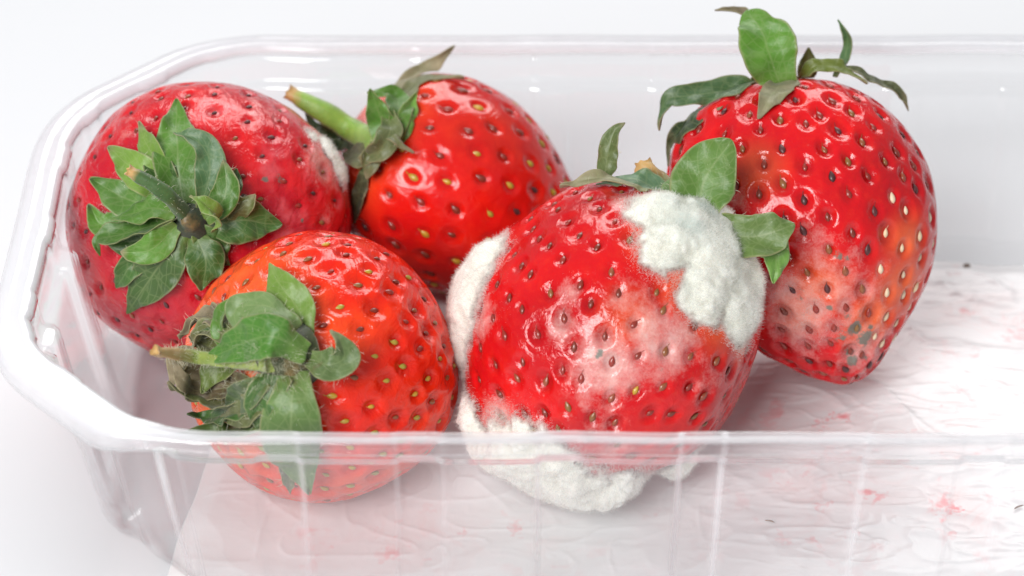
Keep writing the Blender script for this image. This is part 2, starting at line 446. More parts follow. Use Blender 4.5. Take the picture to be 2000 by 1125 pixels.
pad = mesh_obj('absorbent_pad', PV, grid_faces(nu, nv)[:, ::-1], mat_pad(), None, np.array([0, 0, 0]))
pad.data.transform(Matrix.Translation(Vector(-pb * S))); pad.location = Vector(pb * S)
pad['label'] = 'crinkled white absorbent pad with red juice stains lying in the punnet'; pad['category'] = 'absorbent pad'
def juice(px, py, rx, ry, w_):
    q = at_z(px, py, 0.22); return w_ * np.exp(-((PV[:, 0] - q[0]) / rx) ** 2 - ((PV[:, 1] - q[1]) / ry) ** 2)
stain = 0.10 + sum(juice(*a) for a in [(1680, 960, .8, .5, .8), (1560, 950, .5, .25, .5), (1870, 890, .3, .3, .8), (1890, 1010, .35, .6, 1.1), (1620, 1040, .7, .35, .5),
    (760, 1050, 1.4, .5, .7), (1740, 830, .9, .5, .7), (1930, 640, 1.2, .9, .45), (1930, 780, 1.0, .5, .7), (1300, 1000, .9, .5, .4), (1000, 1040, .8, .4, .4), (1560, 800, .8, .5, .35)])
vattr(pad, 'stain', np.clip(stain * (0.7 + 0.9 * fbm(PV * 0.9, 21)), 0, 1.3))
md = pad.modifiers.new('thickness', 'SOLIDIFY'); md.thickness = 0.05 * S; md.offset = -1

# ---------------------------------------------------------------- strawberries
def fr(v):      # camera frame (right, up, toward) -> world
    return CR * v[0] + CU * v[1] - CD * v[2]
def seed_mesh():
    V = []; nu_, nv_ = 7, 8
    for i in range(nu_):
        t_ = i / (nu_ - 1); r = 0.38 * sin(pi * t_) ** 0.75 * (1.18 - 0.55 * t_) if 0 < t_ < 1 else 0.001
        for j in range(nv_):
            a = 2 * pi * j / nv_
            V.append((r * cos(a), (t_ - 0.5) * 1.0, r * 0.62 * sin(a)))
    Fc = [tuple(f) for f in grid_faces(nu_, nv_, wrap=True)]
    b0 = len(V)      # the little style: thin bent tail
    V += [(-0.03, 0.42, 0.10), (0.03, 0.42, 0.10), (0.06, 0.66, 0.22), (0.12, 0.63, 0.20), (0.22, 0.86, 0.2)]
    Ft = [(b0, b0 + 1, b0 + 3, b0 + 2), (b0 + 2, b0 + 3, b0 + 4)]
    return V, Fc, Ft
_sv, _sf, _st = seed_mesh()
SEED = {}
for nm, m in (('Y', M_SEED_Y), ('R', M_SEED_R), ('B', M_SEED_B), ('D', M_SEED_D), ('P', M_SEED_P)):
    for tail in (0, 1):
        me = bpy.data.meshes.new('seed'); me.from_pydata([tuple(q) for q in _sv], [], _sf + (_st if tail else []))
        me.polygons.foreach_set('use_smooth', [True] * len(me.polygons)); me.materials.append(m)
        SEED[nm + str(tail)] = me

class Berry:
    def __init__(s, c, axis, L, R, taper, seed, label, flat=0.0, power=1.0, dip=0.25, nseeds=190, pit=0.055, pitw=0.15,
                 lumps=(), lf=0.06, spin=0.0, tip_pow=0.0, flatdir=0.0, squash=None, bend=(0, 0)):
        s.c = np.array(c, float); s.a = unit(fr(axis)); s.L = L; s.R = R; s.taper = taper; s.seed = seed; s.label = label
        s.power = power; s.dip = dip; s.ns = nseeds; s.pit = pit; s.pitw = pitw; s.lf = lf; s.spin = spin; s.tip_pow = tip_pow
        ref = -CD if abs(s.a @ CD) < 0.9 else CU
        s.e1 = unit(np.cross(s.a, ref)); s.e2 = np.cross(s.e1, s.a)     # e2 roughly toward the camera
        s.squash = squash; s.flat = flat; s.flatdir = flatdir; s.bend = bend
        s.lumps = []
        for (px, py, dz, r, amt) in lumps:
            s.lumps.append((at_d(px, py, depth_of(s.c) - dz), r, amt))
        s.base = np.array([s.c[0], s.c[1], 0.2])
    def local(s, th, ph):
        th = np.asarray(th, float); ph = np.asarray(ph, float)
        z = -np.cos(th)
        rho = s.R * np.sin(th) ** s.power * (1 - s.taper * z - 0.10 * z * z)
        rho = rho * (1 - s.tip_pow * sstep(0.2, 1.0, z))
        zz = z * s.L / 2 + s.dip * np.exp(-(rho / 0.55) ** 2) * (z < 0)
        fl = 1 + s.flat * np.cos(2 * (ph - s.flatdir))
        x = rho * fl * np.cos(ph) + s.bend[0] * (z ** 2); y = rho * fl * np.sin(ph) + s.bend[1] * (z ** 2)
        P = s.c + x[..., None] * s.e1 + y[..., None] * s.e2 + zz[..., None] * s.a
        d = unit(P - s.c)
        P = P + d * (s.lf * 2 * vnoise(P * 0.55 + s.seed * 3.1, s.seed) + s.lf * 0.7 * vnoise(P * 1.3 + s.seed, s.seed + 1))[..., None]
        for (q, r, amt) in s.lumps:
            P = P + d * (amt * np.exp(-(np.linalg.norm(P - q, axis=-1) / r) ** 2))[..., None]
        return P
    def frame(s, th, ph):
        e = 2e-3
        P = s.local(th, ph); Pt = s.local(th + e, ph) - P; Pp = s.local(th, ph + e) - P
        n = unit(np.cross(Pp, Pt)); n = np.where(np.sum(n * (P - s.c), -1, keepdims=True) < 0, -n, n)
        return P, n, unit(Pt)
    def build(s, mat, colf, veil=(), green=(), nu=340, nv=460):
        s.nv = nv
        s.root = empty('strawberry', s.base, s.label, 'strawberry', 'strawberries in the plastic punnet')
        th = np.linspace(0.012, pi - 0.012, nu); ph = np.linspace(0, 2 * pi, nv, endpoint=False)
        TH, PH = np.meshgrid(th, ph, indexing='ij')
        P, Nn, T = s.frame(TH, PH)
        s.P0 = P.reshape(-1, 3); s.N0 = Nn.reshape(-1, 3)
        rs = np.random.RandomState(s.seed)
        i = np.arange(s.ns); zi = 1 - 2 * (i + 0.5) / s.ns
        sth = np.arccos(zi); sph = (i * 2.39996323 + s.spin) % (2 * pi)
        sth = sth + rs.normal(0, 0.018, s.ns); sph = sph + rs.normal(0, 0.018, s.ns) / np.maximum(np.sin(sth), .15)
        keep = (sth > 0.42) & (sth < pi - 0.05); sth, sph = sth[keep], sph[keep]
        SP, SN, ST = s.frame(sth, sph)
        # dimples
        near = np.full(len(s.P0), 1e9); dimp = np.zeros(len(s.P0))
        pw = s.pitw * rs.uniform(0.75, 1.3, len(SP)); pd = s.pit * rs.uniform(0.55, 1.35, len(SP))
        for k in range(len(SP)):
            dv = s.P0 - SP[k]
            m = (np.abs(dv[:, 0]) < .5) & (np.abs(dv[:, 1]) < .5) & (np.abs(dv[:, 2]) < .5)
            dd = dv[m]; al = dd @ ST[k]; ac = np.linalg.norm(dd - al[:, None] * ST[k], axis=1)
            r = np.sqrt((al / 1.22) ** 2 + ac ** 2)
            dimp[m] = np.maximum(dimp[m], pd[k] * (0.72 * np.exp(-(r / pw[k]) ** 4) + 0.28 * np.exp(-(r / (1.7 * pw[k])) ** 2)) )
            near[m] = np.minimum(near[m], r)
        s.dimp = dimp
        hgt = -dimp + 0.07 * s.pit * np.exp(-((near - s.pitw * 1.4) / 0.045) ** 2) + 0.0025 * vnoise(s.P0 * 7, s.seed + 5)
        V = s.P0 + s.N0 * hgt[:, None]
        # poles
        V = np.vstack([V, V[:nv].mean(0), V[-nv:].mean(0)])
        Fq = grid_faces(nu, nv, wrap=True)
        j = np.arange(nv); j2 = (j + 1) % nv; a0 = nu * nv; a1 = a0 + 1; l = (nu - 1) * nv
        Ft = [tuple(q) for q in Fq] + [(a0, int(y_), int(x_)) for x_, y_ in zip(j, j2)] + [(a1, int(l + x_), int(l + y_)) for x_, y_ in zip(j, j2)]
        s.flesh = mesh_obj('flesh', V, Ft, mat, s.root, s.base)
        s.V = V; s.TH = TH.ravel(); s.PH = PH.ravel()
        s.bvh = BVHTree.FromPolygons([tuple(q) for q in V], Ft)
        sc = np.array(colf(s, s.P0, s.TH, near, dimp))
        vattr(s.flesh, 'col', np.clip(np.vstack([sc, sc[:1], sc[-1:]]), 0, 1))
        vattr(s.flesh, 'veil', np.append(s.field(veil), [0, 0]))
        vattr(s.flesh, 'green', np.append(s.field(green), [0, 0]))
        s.seeds = (SP, SN, ST, pd, sth)
        return s
    def hit(s, px, py):
        r = ray(px, py); h = s.bvh.ray_cast(Vector(CP), Vector(r).normalized())
        return None if h[0] is None else np.array(h[0])
    def near(s, px, py):
        """the surface point seen at a spot, or the nearest one when the spot is just off the limb"""
        h = s.hit(px, py)
        if h is not None: return h
        r = unit(ray(px, py)); d = (s.c - CP) @ r
        q = s.bvh.find_nearest(Vector(CP + r * d))[0]
        return np.array(q)
    def field(s, blobs, P=None):
        P = s.P0 if P is None else P
        f = np.zeros(len(P))
        for b_ in blobs:
            px, py, r = b_[:3]; wgt = b_[3] if len(b_) > 3 else 1.0
            q = s.near(px, py); f = np.maximum(f, wgt * (1 - sstep(0.1, 1.15, np.linalg.norm(P - q, axis=1) / r)))
        return f
    def add_seeds(s, kindf, size=0.115, hide=()):
        SP, SN, ST, pd, sth = s.seeds
        rs = np.random.RandomState(s.seed + 50)
        for k in range(len(SP)):
            kind = kindf(SP[k], SN[k], sth[k], rs)
            if kind is None: continue
            yv = -ST[k]; zv = SN[k]; yv = unit(yv - zv * (yv @ zv)); xv = np.cross(yv, zv)
            ang = rs.normal(0, 0.15); y2 = yv * cos(ang) + xv * sin(ang); x2 = np.cross(y2, zv)
            sz = size * rs.uniform(0.82, 1.15)
            p = SP[k] - zv * (pd[k] * 0.82) - s.base
            me = SEED[kind + ('1' if rs.rand() < 0.3 else '0')]
            o = bpy.data.objects.new('seed', me); link(o, s.root)
            m = Matrix(((x2[0], y2[0], zv[0], 0), (x2[1], y2[1], zv[1], 0), (x2[2], y2[2], zv[2], 0), (0, 0, 0, 1)))
            o.matrix_local = Matrix.Translation(Vector(p * S)) @ m @ Matrix.Diagonal((sz * S, sz * 1.25 * S, sz * S, 1))
    # ---- sepals
    def spine(s, pts, lift=0.06):
        out = []; dprev = None
        cal = depth_of(s.c - s.a * s.L / 2)
        for q in pts:
            px, py = q[0], q[1]; dz = q[2] if len(q) > 2 else 0.0
            h = s.hit(px, py)
            if len(q) > 3: d = depth_of(s.c) - q[3]
            elif h is not None:
                d = depth_of(h) - lift - dz
            else:
                d = (dprev if dprev is not None else cal) - dz
            P = at_d(px, py, d); out.append(P); dprev = depth_of(P)
        return np.array(out)
def catmull(P, n):
    P = np.asarray(P, float)
    if len(P) == 2: P = np.array([P[0], (P[0] + P[1]) / 2, P[1]])
    Q = np.vstack([2 * P[0] - P[1], P, 2 * P[-1] - P[-2]])
    seg = np.linalg.norm(np.diff(P, axis=0), axis=1); T = np.concatenate([[0], np.cumsum(seg)]); T /= T[-1]
    out = []
    for t_ in np.linspace(0, 1, n):
        k = min(len(P) - 2, int(np.searchsorted(T, t_, side='right') - 1)); k = max(k, 0)
        u = (t_ - T[k]) / (T[k + 1] - T[k] + 1e-9)
        a, b, c, d = Q[k], Q[k + 1], Q[k + 2], Q[k + 3]
        out.append(0.5 * ((2 * b) + (c - a) * u + (2 * a - 5 * b + 4 * c - d) * u * u + (3 * b - a - 3 * c + d) * u ** 3))
    return np.array(out)
GREEN = (0.12, 0.27, 0.035); DKGREEN = (0.065, 0.15, 0.03); LIME = (0.22, 0.36, 0.06); OLIVE = (0.15, 0.16, 0.055)
BLUEG = (0.10, 0.19, 0.09); TAN = (0.36, 0.33, 0.20); BRN = (0.16, 0.11, 0.06)
_lc = [0]
def sepal(b, pts, width, col=GREEN, n=(0, 0, 1), n2=None, cup=0.18, dry0=0.0, dry1=0.25, lift=0.06, tip=1.0, belly=0.42, wob=0.05, hook=0.0):
    wob = wob * 1.5
    """one leaf of the calyx: a curved, folded blade with its own thickness"""
    _lc[0] += 1; sd = 100 + _lc[0]
    ns, nw = 26, 11
    C = catmull(b.spine(pts, lift), ns)
    T = unit(np.gradient(C, axis=0))
    s_ = np.linspace(0, 1, ns)
    wv_ = np.interp(s_, [0, 0.12, belly * 0.6, belly, belly + 0.25, 0.85, 0.95, 1.0], [0.45, 0.60, 0.90, 1.0, 0.80, 0.38, 0.17, 0.015])
    wv_ = width / 2 * wv_ ** tip
    n1 = fr(n); n2_ = n1 if n2 is None else fr(n2)
    us = np.linspace(-1, 1, nw); V = []; uv = []; dr = []
    for i in range(ns):
        nn = n1 * (1 - s_[i]) + n2_ * s_[i]
        side = unit(np.cross(T[i], nn)); nn = np.cross(side, T[i])
        for u in us:
            p = C[i] + side * (u * wv_[i]) - nn * (cup * wv_[i] * (1 - abs(u)) ** 1.0 * 1.2) + nn * (0.0)
            V.append(p + nn * 0.0)
            uv.append((s_[i], u)); dr.append(dry0 + (dry1 - dry0) * s_[i] ** 3 + 0.22 * dry1 * abs(u) ** 6 + 0.0)
    V = np.array(V)
    nz = np.stack([vnoise(V * 4.5, sd), vnoise(V * 4.5, sd + 1), vnoise(V * 4.5, sd + 2)], -1)
    nz2 = np.stack([vnoise(V * 11, sd), vnoise(V * 11, sd + 1), vnoise(V * 11, sd + 2)], -1)
    ed = np.abs(np.tile(us, ns)) ** 1.5
    NV = np.repeat(np.array([unit(np.cross(T[i], np.cross(n1 * (1 - s_[i]) + n2_ * s_[i], T[i]))) for i in range(ns)]), nw, 0)
    V = V + NV * (nz[:, :1] * wob * 1.1 * (0.35 + ed)[:, None] + nz2[:, :1] * wob * 0.45 * ed[:, None]) + nz * wob * 0.22
    # keep the blade outside the fruit
    for k in range(len(V)):
        q = b.bvh.find_nearest(Vector(V[k]))
        if q[0] is not None:
            dlt = V[k] - np.array(q[0]); nn = np.array(q[1]); sgn = dlt @ nn
            if nn @ (np.array(q[0]) - b.c) < 0: sgn = -sgn; nn = -nn
            if sgn < 0.025 and np.linalg.norm(dlt) < 0.5:
                V[k] = np.array(q[0]) + nn * 0.03
    o = mesh_obj('sepal', V, grid_faces(ns, nw), M_LEAF, b.root, b.base)
    c_ = np.array(col)[None, :] * (1 + 0.25 * fbm(V * 1.6, sd, 3))[:, None]
    base_y = sstep(0.25, 0.0, np.array([q[0] for q in uv]))[:, None]
    c_ = c_ * (1 - 0.5 * base_y) + np.array((0.22, 0.30, 0.08)) * 0.5 * base_y
    vattr(o, 'col', np.clip(c_, 0, 1)); vattr(o, 'dry', np.array(dr))
    ul = o.data.uv_layers.new(name='UVMap'); li = np.zeros(len(o.data.loops), np.int32); o.data.loops.foreach_get('vertex_index', li)
    ul.data.foreach_set('uv', np.array(uv, np.float32)[li].ravel())
    md = o.modifiers.new('thickness', 'SOLIDIFY'); md.thickness = 0.018 * S; md.offset = 0
    sd_ = o.modifiers.new('smooth', 'SUBSURF'); sd_.levels = 1; sd_.render_levels = 1
    b.leafpts = getattr(b, 'leafpts', []); b.leafpts.append((V, ns, nw))
    return o
def tube(b, name, pts, radii, col, dry, lift=0.1, mat=None, rag=0.0):
    n = 30; m = 14
    C = catmull(b.spine(pts, lift), n); T = unit(np.gradient(C, axis=0)); R_ = np.interp(np.linspace(0, 1, n), np.linspace(0, 1, len(radii)), radii)
    up = np.array([0.1, 0.2, 1.0]); V = []; dr = []
    for i in range(n):
        a = unit(np.cross(T[i], up)); c = np.cross(a, T[i])
        for j in range(m):
            t_ = 2 * pi * j / m; rr = R_[i] * (1 + 0.10 * cos(3 * t_ + 1) + 0.05 * cos(5 * t_))
            if i > n - 4: rr *= 1 + rag * (0.6 * sin(7 * t_) + 0.4 * cos(11 * t_ + i))
            q = C[i] + (a * cos(t_) + c * sin(t_)) * rr
            if i > n - 3: q = q + T[i] * rag * 0.5 * R_[i] * sin(5 * t_ + 1)
            V.append(q); dr.append(np.interp(i / (n - 1), np.linspace(0, 1, len(dry)), dry))
    V.append(C[-1] - T[-1] * 0.04); dr.append(1); V.append(C[0]); dr.append(0)
    V = np.array(V); V = V + 0.012 * np.stack([vnoise(V * 8, 3), vnoise(V * 8, 4), vnoise(V * 8, 5)], -1)
    Fc = [tuple(q) for q in grid_faces(n, m, wrap=True)]
    Fc += [(n * m, (n - 1) * m + (j + 1) % m, (n - 1) * m + j) for j in range(m)] + [(n * m + 1, j, (j + 1) % m) for j in range(m)]
    o = mesh_obj(name, V, Fc, mat or M_STEM, b.root, b.base)
    vattr(o, 'col', np.tile(np.array(col), (len(V), 1)).astype(float)); vattr(o, 'dry', np.array(dr))
    b.leafpts = getattr(b, 'leafpts', []); b.stem = (V[:-2].reshape(n, m, 3), C)
    return o
def threads(name, parent, base, P, N, length, width, mat, seed, bendy=0.6, kind='stuff'):
    """fine hairs as curved slivers, all in one mesh"""
    rs = np.random.RandomState(seed); n = len(P)
    L = length * rs.uniform(0.45, 1.3, n)[:, None]
    d1 = unit(N + bendy * rs.normal(0, 1, (n, 3)) * 0.55); d2 = unit(d1 + bendy * rs.normal(0, 1, (n, 3)))
    side = unit(np.cross(d1, rs.normal(0, 1, (n, 3)))) * width / 2
    A = P - side; B = P + side; C1 = P + d1 * L * 0.55 - side * 0.8; D1 = P + d1 * L * 0.55 + side * 0.8; E_ = P + d1 * L * 0.55 + d2 * L * 0.45
    V = np.stack([A, B, D1, C1, E_], 1).reshape(-1, 3)
    k = np.arange(n) * 5
    Fa = np.stack([k, k + 1, k + 2], 1); Fb = np.stack([k, k + 2, k + 3], 1); Fc = np.stack([k + 3, k + 2, k + 4], 1)
    o = mesh_obj(name, V, np.vstack([Fa, Fb, Fc]), mat, parent, base, smooth=False)
    o['kind'] = kind
    return o
def leaf_hairs(b, n, seed, length=0.07):
    rs = np.random.RandomState(seed); P = []; N = []
    for (V, ns, nw) in b.leafpts:
        G = V.reshape(ns, nw, 3)
        for q in range(n):
            if rs.rand() < 0.6: i = rs.randint(1, ns - 1); j = 0 if rs.rand() < .5 else nw - 1; out = unit(G[i, j] - G[i, nw // 2])
            else: i = rs.randint(1, ns - 1); j = rs.randint(0, nw); out = -CD
            P.append(G[i, j]); N.append(unit(out + 0.3 * rs.normal(0, 1, 3)))
    if hasattr(b, 'stem'):
        G, C = b.stem
        for q in range(n * 8):
            i = rs.randint(0, 25); j = rs.randint(0, G.shape[1]); P.append(G[i, j]); N.append(unit(G[i, j] - C[i]))
    threads('fine_hairs', b.root, b.base, np.array(P), np.array(N), length, 0.0045, M_HAIR, seed)
def mould(b, blobs, thick, seed, hairs=22000, tint=(), hl=0.055, rag=0.5, lump=0.45, name='mould_patch', dens_bias=1.0):
    f = b.field(blobs)
    P = b.P0
    ragn = fbm(P * 2.4, seed, 4, 0.6)
    gate = np.clip(f * 5, 0, 1); m = f + rag * ragn * gate - 0.12
    Hh = sstep(0.05, 0.95, m)
    # cauliflower lumps
    l1 = 0.5 + vnoise(P * 1.7, seed + 3); l2 = 0.5 + 0.8 * vnoise(P * 4.5, seed + 4); l3 = vnoise(P * 14, seed + 9)
    off = thick * Hh * (1 + lump * (0.55 * l1 + 0.12 * l2 - 0.28)) + 0.02 * sstep(0.03, 0.3, m) + 0.005 * l3 * sstep(0.1, 0.3, m) - 0.03 + 0.02 * sstep(0.0, 0.06, m) * sstep(-0.1, 0.6, vnoise(P * 9, seed + 12))
    keep = m > 0.02
    nvv = b.nv; nuu = len(P) // nvv
    Fq = grid_faces(nuu, nvv, wrap=True)
    fk = keep[Fq].all(1); Fq = Fq[fk]
    idx = np.unique(Fq); remap = -np.ones(len(P), int); remap[idx] = np.arange(len(idx))
    V = (P + b.N0 * (off)[:, None])[idx]
    o = mesh_obj(name, V, remap[Fq], M_MOULD, b.root, b.base)
    vattr(o, 'dens', sstep(0.0, 0.8, m)[idx])
    tf = b.field(tint)[idx] if len(tint) else np.zeros(len(idx))
    tf = np.clip(tf * (0.8 + 0.9 * fbm(V * 4, seed + 8)), 0, 1)
    vattr(o, 'tint', tf)
    rs = np.random.RandomState(seed)
    # threads: dense on the patch, and a sparse fringe beyond it
    wgt = sstep(-0.22, 0.25, m) * gate * (1 - 0.5 * sstep(0.5, 0.9, m)); wgt = wgt / wgt.sum()
    # area weight (rows shrink to the poles)
    aw = np.sin(b.TH); wgt = wgt * aw; wgt /= wgt.sum()
    k = rs.choice(len(P), hairs, p=wgt)
    PP = P[k] + b.N0[k] * (np.maximum(off[k], 0) - 0.01)[:, None] + rs.normal(0, 0.015, (hairs, 3))
    threads('mould_threads', b.root, b.base, PP, b.N0[k], hl, 0.0042, M_FIB, seed + 1, 0.9)
    return o

def base_cols(seed, main, dark, pale, palef, pits=0.35, shoulder=None, shw=0.9):
    def f(b, P, TH, near, dimp):
        n = sstep(-0.5, 0.5, fbm(P * 0.9, seed, 4))[:, None]
        c = np.array(main) * n + np.array(dark) * (1 - n)
        pf = palef(b, P, TH)[:, None] if palef else 0
        c = c * (1 - pf) + np.array(pale) * pf
        if shoulder is not None:
            sh = (sstep(shw, 0.3, TH) * (0.8 + 0.4 * fbm(P * 2, seed + 2)))[:, None].clip(0, 1)
            c = c * (1 - sh) + np.array(shoulder) * sh
        d = sstep(0.4, 1.0, dimp / b.pit)[:, None] * pits
        c = c * (1 - d) + np.array(dark) * 0.6 * d
        return c
    return f

# ---- berry 1: back left, calyx toward the camera
b1 = Berry(at_z(420, 430, 2.05), (0.48, 0.0, -0.87), 4.3, 1.90, 0.10, 11,
           'bruised matte red strawberry in the back left corner, its calyx facing the viewer', nseeds=300, pit=0.04, pitw=0.085, lf=0.07, spin=0.4, dip=0.35)
b1.build(mat_flesh('flesh_mushy', 0.16, 0.30, 0.2, 0.2),
         base_cols(31, (0.70, 0.016, 0.018), (0.44, 0.01, 0.025), (0.84, 0.22, 0.24), lambda b, P, TH: 0.6 * sstep(-0.05, 0.55, fbm(P * 1.8, 77, 5, 0.6)) * sstep(0.6, 1.2, TH)),
         veil=[(630, 320, 0.55, 0.8), (520, 210, .6, .4), (250, 250, .5, .4), (640, 420, .3, .5)],
         green=[(547, 349, 0.10), (518, 350, .08), (587, 305, .08), (475, 385, .07), (590, 430, .05)])
def k1(P, N, th, rs):
    return rs.choice(['D', 'R', 'B'], p=[.6, .25, .15])
b1.add_seeds(k1, 0.085)
# ---- berry 2: front left
b2 = Berry(at_z(626, 716, 1.75), (0.80, 0.02, -0.60), 3.55, 1.72, 0.0, 12,
           'bright glossy orange-red strawberry in the front left, calyx turned to the left', nseeds=275, pit=0.06, pitw=0.11, lf=0.03, spin=1.2, dip=0.6, lumps=[(850, 850, 0, .9, .10), (800, 520, 0, .8, .07)])
b2.build(mat_flesh('flesh_glossy_orange', 0.11, 0.30, 0.25),
         base_cols(32, (0.86, 0.035, 0.004), (0.74, 0.014, 0.004), (0.85, 0.10, 0.02), lambda b, P, TH: 0.6 * sstep(-0.1, 0.6, fbm(P * 0.8, 78)), shoulder=(0.88, 0.20, 0.05), shw=1.25, pits=0.25))
b2.add_seeds(lambda P, N, th, rs: (rs.choice(['R', 'B', 'Y'], p=[.55, .25, .2]) if (P - b2.c) @ CU > 0.25 else rs.choice(['Y', 'B'], p=[.8, .2])), 0.10)
# ---- berry 3: back middle
b3 = Berry(at_z(912, 385, 1.65), (0.80, -0.45, -0.35), 3.9, 1.42, 0.20, 13,
           'shiny red strawberry at the back in the middle, with a long green stem pointing left', nseeds=205, pit=0.042, pitw=0.10, lf=0.04, spin=2.1, dip=0.2)
b3.build(mat_flesh('flesh_glossy_deep', 0.10, 0.14, 0.22),
         base_cols(33, (0.72, 0.012, 0.006), (0.48, 0.006, 0.006), (0.8, 0.07, 0.02), lambda b, P, TH: 0.5 * sstep(-0.2, 0.6, fbm(P * 0.7, 79)), shoulder=(0.80, 0.10, 0.02), shw=1.0, pits=0.3))
b3.add_seeds(lambda P, N, th, rs: rs.choice(['R', 'Y', 'D'], p=[.5, .32, .18]), 0.12)
# ---- berry 4: front middle, mouldy
b4 = Berry(at_z(1190, 658, 1.95), (-0.22, -0.72, 0.64), 4.25, 1.93, 0.05, 14,
           'large red strawberry in the front middle covered with thick fluffy white mould', nseeds=312, pit=0.055, pitw=0.095, lf=0.07, spin=0.2, dip=0.2,
           lumps=[(985, 470, .3, .8, -.16), (905, 860, .2, .9, .14), (1490, 790, .3, .8, -.16), (1440, 480, .2, .9, .10), (1300, 930, .3, .9, -.08)])
b4.build(mat_flesh('flesh_mouldy', 0.12, 0.16, 0.22),
         base_cols(34, (0.66, 0.008, 0.008), (0.46, 0.006, 0.008), (0.82, 0.14, 0.04),
                   lambda b, P, TH: 0.85 * b.field([(1400, 600, .7), (1290, 470, .55, .8), (1340, 560, .5), (1440, 660, .4), (1230, 620, .5, .6)]), pits=0.3),
         veil=[(1180, 715, 0.7, .95), (1290, 665, .75, .9), (1240, 600, .6, .6), (1170, 800, .6, .45), (1380, 740, .5, .45), (1110, 565, .3, .6), (940, 620, .5, .8), (1100, 640, .4, .6), (1300, 700, .35, .9),
               (1220, 395, .35, .7), (980, 830, .6, .9), (1200, 870, .4, .6), (1350, 470, 1.0, .9), (1430, 560, .8, .8), (930, 540, .6, .8), (1080, 365, .3, .5)],
         green=[(1170, 690, .10, .9), (1290, 720, .06, .8)])
b4.add_seeds(lambda P, N, th, rs: rs.choice(['R', 'B'], p=[.8, .2]) if (P - b4.c) @ CU > -0.6 else rs.choice(['R', 'B', 'Y'], p=[.42, .5, .08]), 0.105)
# ---- berry 5: right, standing on its tip
b5 = Berry(at_z(1583, 440, 2.3), (0.27, -0.95, 0.12), 4.2, 1.70, 0.12, 15,
           'tall conical strawberry on the right standing on its tip, with grey green mould specks', nseeds=305, pit=0.058, pitw=0.105, lf=0.06, spin=0.9, dip=0.15, tip_pow=0.10,
           lumps=[(1860, 430, 0.1, 0.8, -0.08), (1340, 300, 0.2, .9, .14), (1500, 640, 0.2, .7, .10), (1660, 720, 0.2, .5, .06)])
b5.build(mat_flesh('flesh_spotted', 0.12, 0.12, 0.22),
         base_cols(35, (0.72, 0.008, 0.010), (0.50, 0.006, 0.010), (0.84, 0.20, 0.06),
                   lambda b, P, TH: b.field([(1760, 560, .75, .65), (1770, 470, .5, .6), (1600, 560, .6, .55), (1700, 620, .6, .7), (1480, 330, .5, .35), (1560, 610, .5, .5)]), pits=0.35),
         veil=[(1570, 620, .9, .72), (1530, 570, .5, .8), (1650, 570, .9, .62), (1600, 480, .5, .5), (1690, 680, .7, .66), (1440, 400, .4, .4), (1820, 380, .5, .3)],
         green=[(1640, 500, .10, .9), (1655, 505, .07, .9), (1670, 640, .18, 1.2), (1690, 660, .18, 1.2), (1660, 685, .15, 1.2), (1665, 705, .13, 1.2), (1655, 650, .55, .42), (1560, 590, .4, .32), (1700, 640, .07), (1620, 600, .08), (1645, 660, .08), (1690, 700, .09), (1660, 620, .28, .35), (1680, 670, .35, .4), (1640, 500, .25, .3)])
def k5(P, N, th, rs):
    x, y = (P - b5.c) @ CR, (P - b5.c) @ CU
    if x > 0.68 and -1.7 < y < 0.4: return 'P'
    return rs.choice(['R', 'B', 'D'], p=[.6, .2, .2])
b5.add_seeds(k5, 0.115)

# ---------------------------------------------------------------- calyces
# berry 1
G2 = (0.09, 0.21, 0.03)
sepal(b1, [(345, 400, .0), (310, 330, .1), (300, 265, .08)], 0.42, DKGREEN, dry1=.3)
sepal(b1, [(335, 430, .0), (260, 470, .12), (190, 455, .1)], 0.5, DKGREEN, dry1=.3)
sepal(b1, [(385, 450, .0), (430, 500, .1), (452, 520, .1)], 0.5, DKGREEN, dry1=.2)
sepal(b1, [(400, 400, .0), (450, 360, .1), (462, 330, .1)], 0.42, DKGREEN, dry1=.4)
sepal(b1, [(345, 415, .25), (290, 405, .5), (215, 430, .5)], 0.4, GREEN, n=(0, .6, .8), dry1=.4)
sepal(b1, [(360, 420, .05), (345, 300, .18), (345, 196, .12)], 0.66, GREEN, dry1=.2)
sepal(b1, [(395, 410, .1), (412, 330, .3), (400, 285, .35), (338, 258, .4)], 0.42, BLUEG, n=(0.4, 0.3, 1), n2=(-.2, .9, .5), dry1=.5)
sepal(b1, [(400, 430, .1), (440, 380, .28), (437, 310, .35)], 0.40, G2, dry1=.75)
sepal(b1, [(430, 445, .25), (415, 415, .5), (375, 380, .65)], 0.24, LIME, n=(.6, .5, .6), dry1=.7)
sepal(b1, [(400, 440, .05), (470, 430, .16), (552, 438, .1)], 0.62, DKGREEN, dry1=.2)
sepal(b1, [(440, 420, .1), (475, 405, .2), (498, 378, .25)], 0.28, OLIVE, dry1=.8)
sepal(b1, [(385, 460, .05), (400, 510, .15), (394, 566, .12)], 0.55, DKGREEN, dry1=.15)
sepal(b1, [(360, 450, .05), (310, 520, .2), (247, 612, .16)], 0.66, (0.07, 0.14, 0.03), dry1=.15)
sepal(b1, [(300, 480, .03), (250, 525, .1), (226, 562, .1)], 0.34, DKGREEN, dry1=.3)
sepal(b1, [(345, 440, .15), (290, 490, .35), (235, 490, .4)], 0.42, GREEN, n=(0, -.3, 1), dry1=.65)
sepal(b1, [(345, 425, .2), (250, 450, .42), (190, 468, .4), (195, 500, .3)], 0.40, G2, n=(0, .7, .8), dry1=.1)
sepal(b1, [(340, 405, .1), (250, 390, .30), (178, 350, .28)], 0.56, (0.13, 0.27, 0.05), dry1=.3)
sepal(b1, [(340, 385, .1), (270, 335, .25), (212, 288, .25)], 0.50, LIME, n=(-.3, .2, 1), dry1=.55)
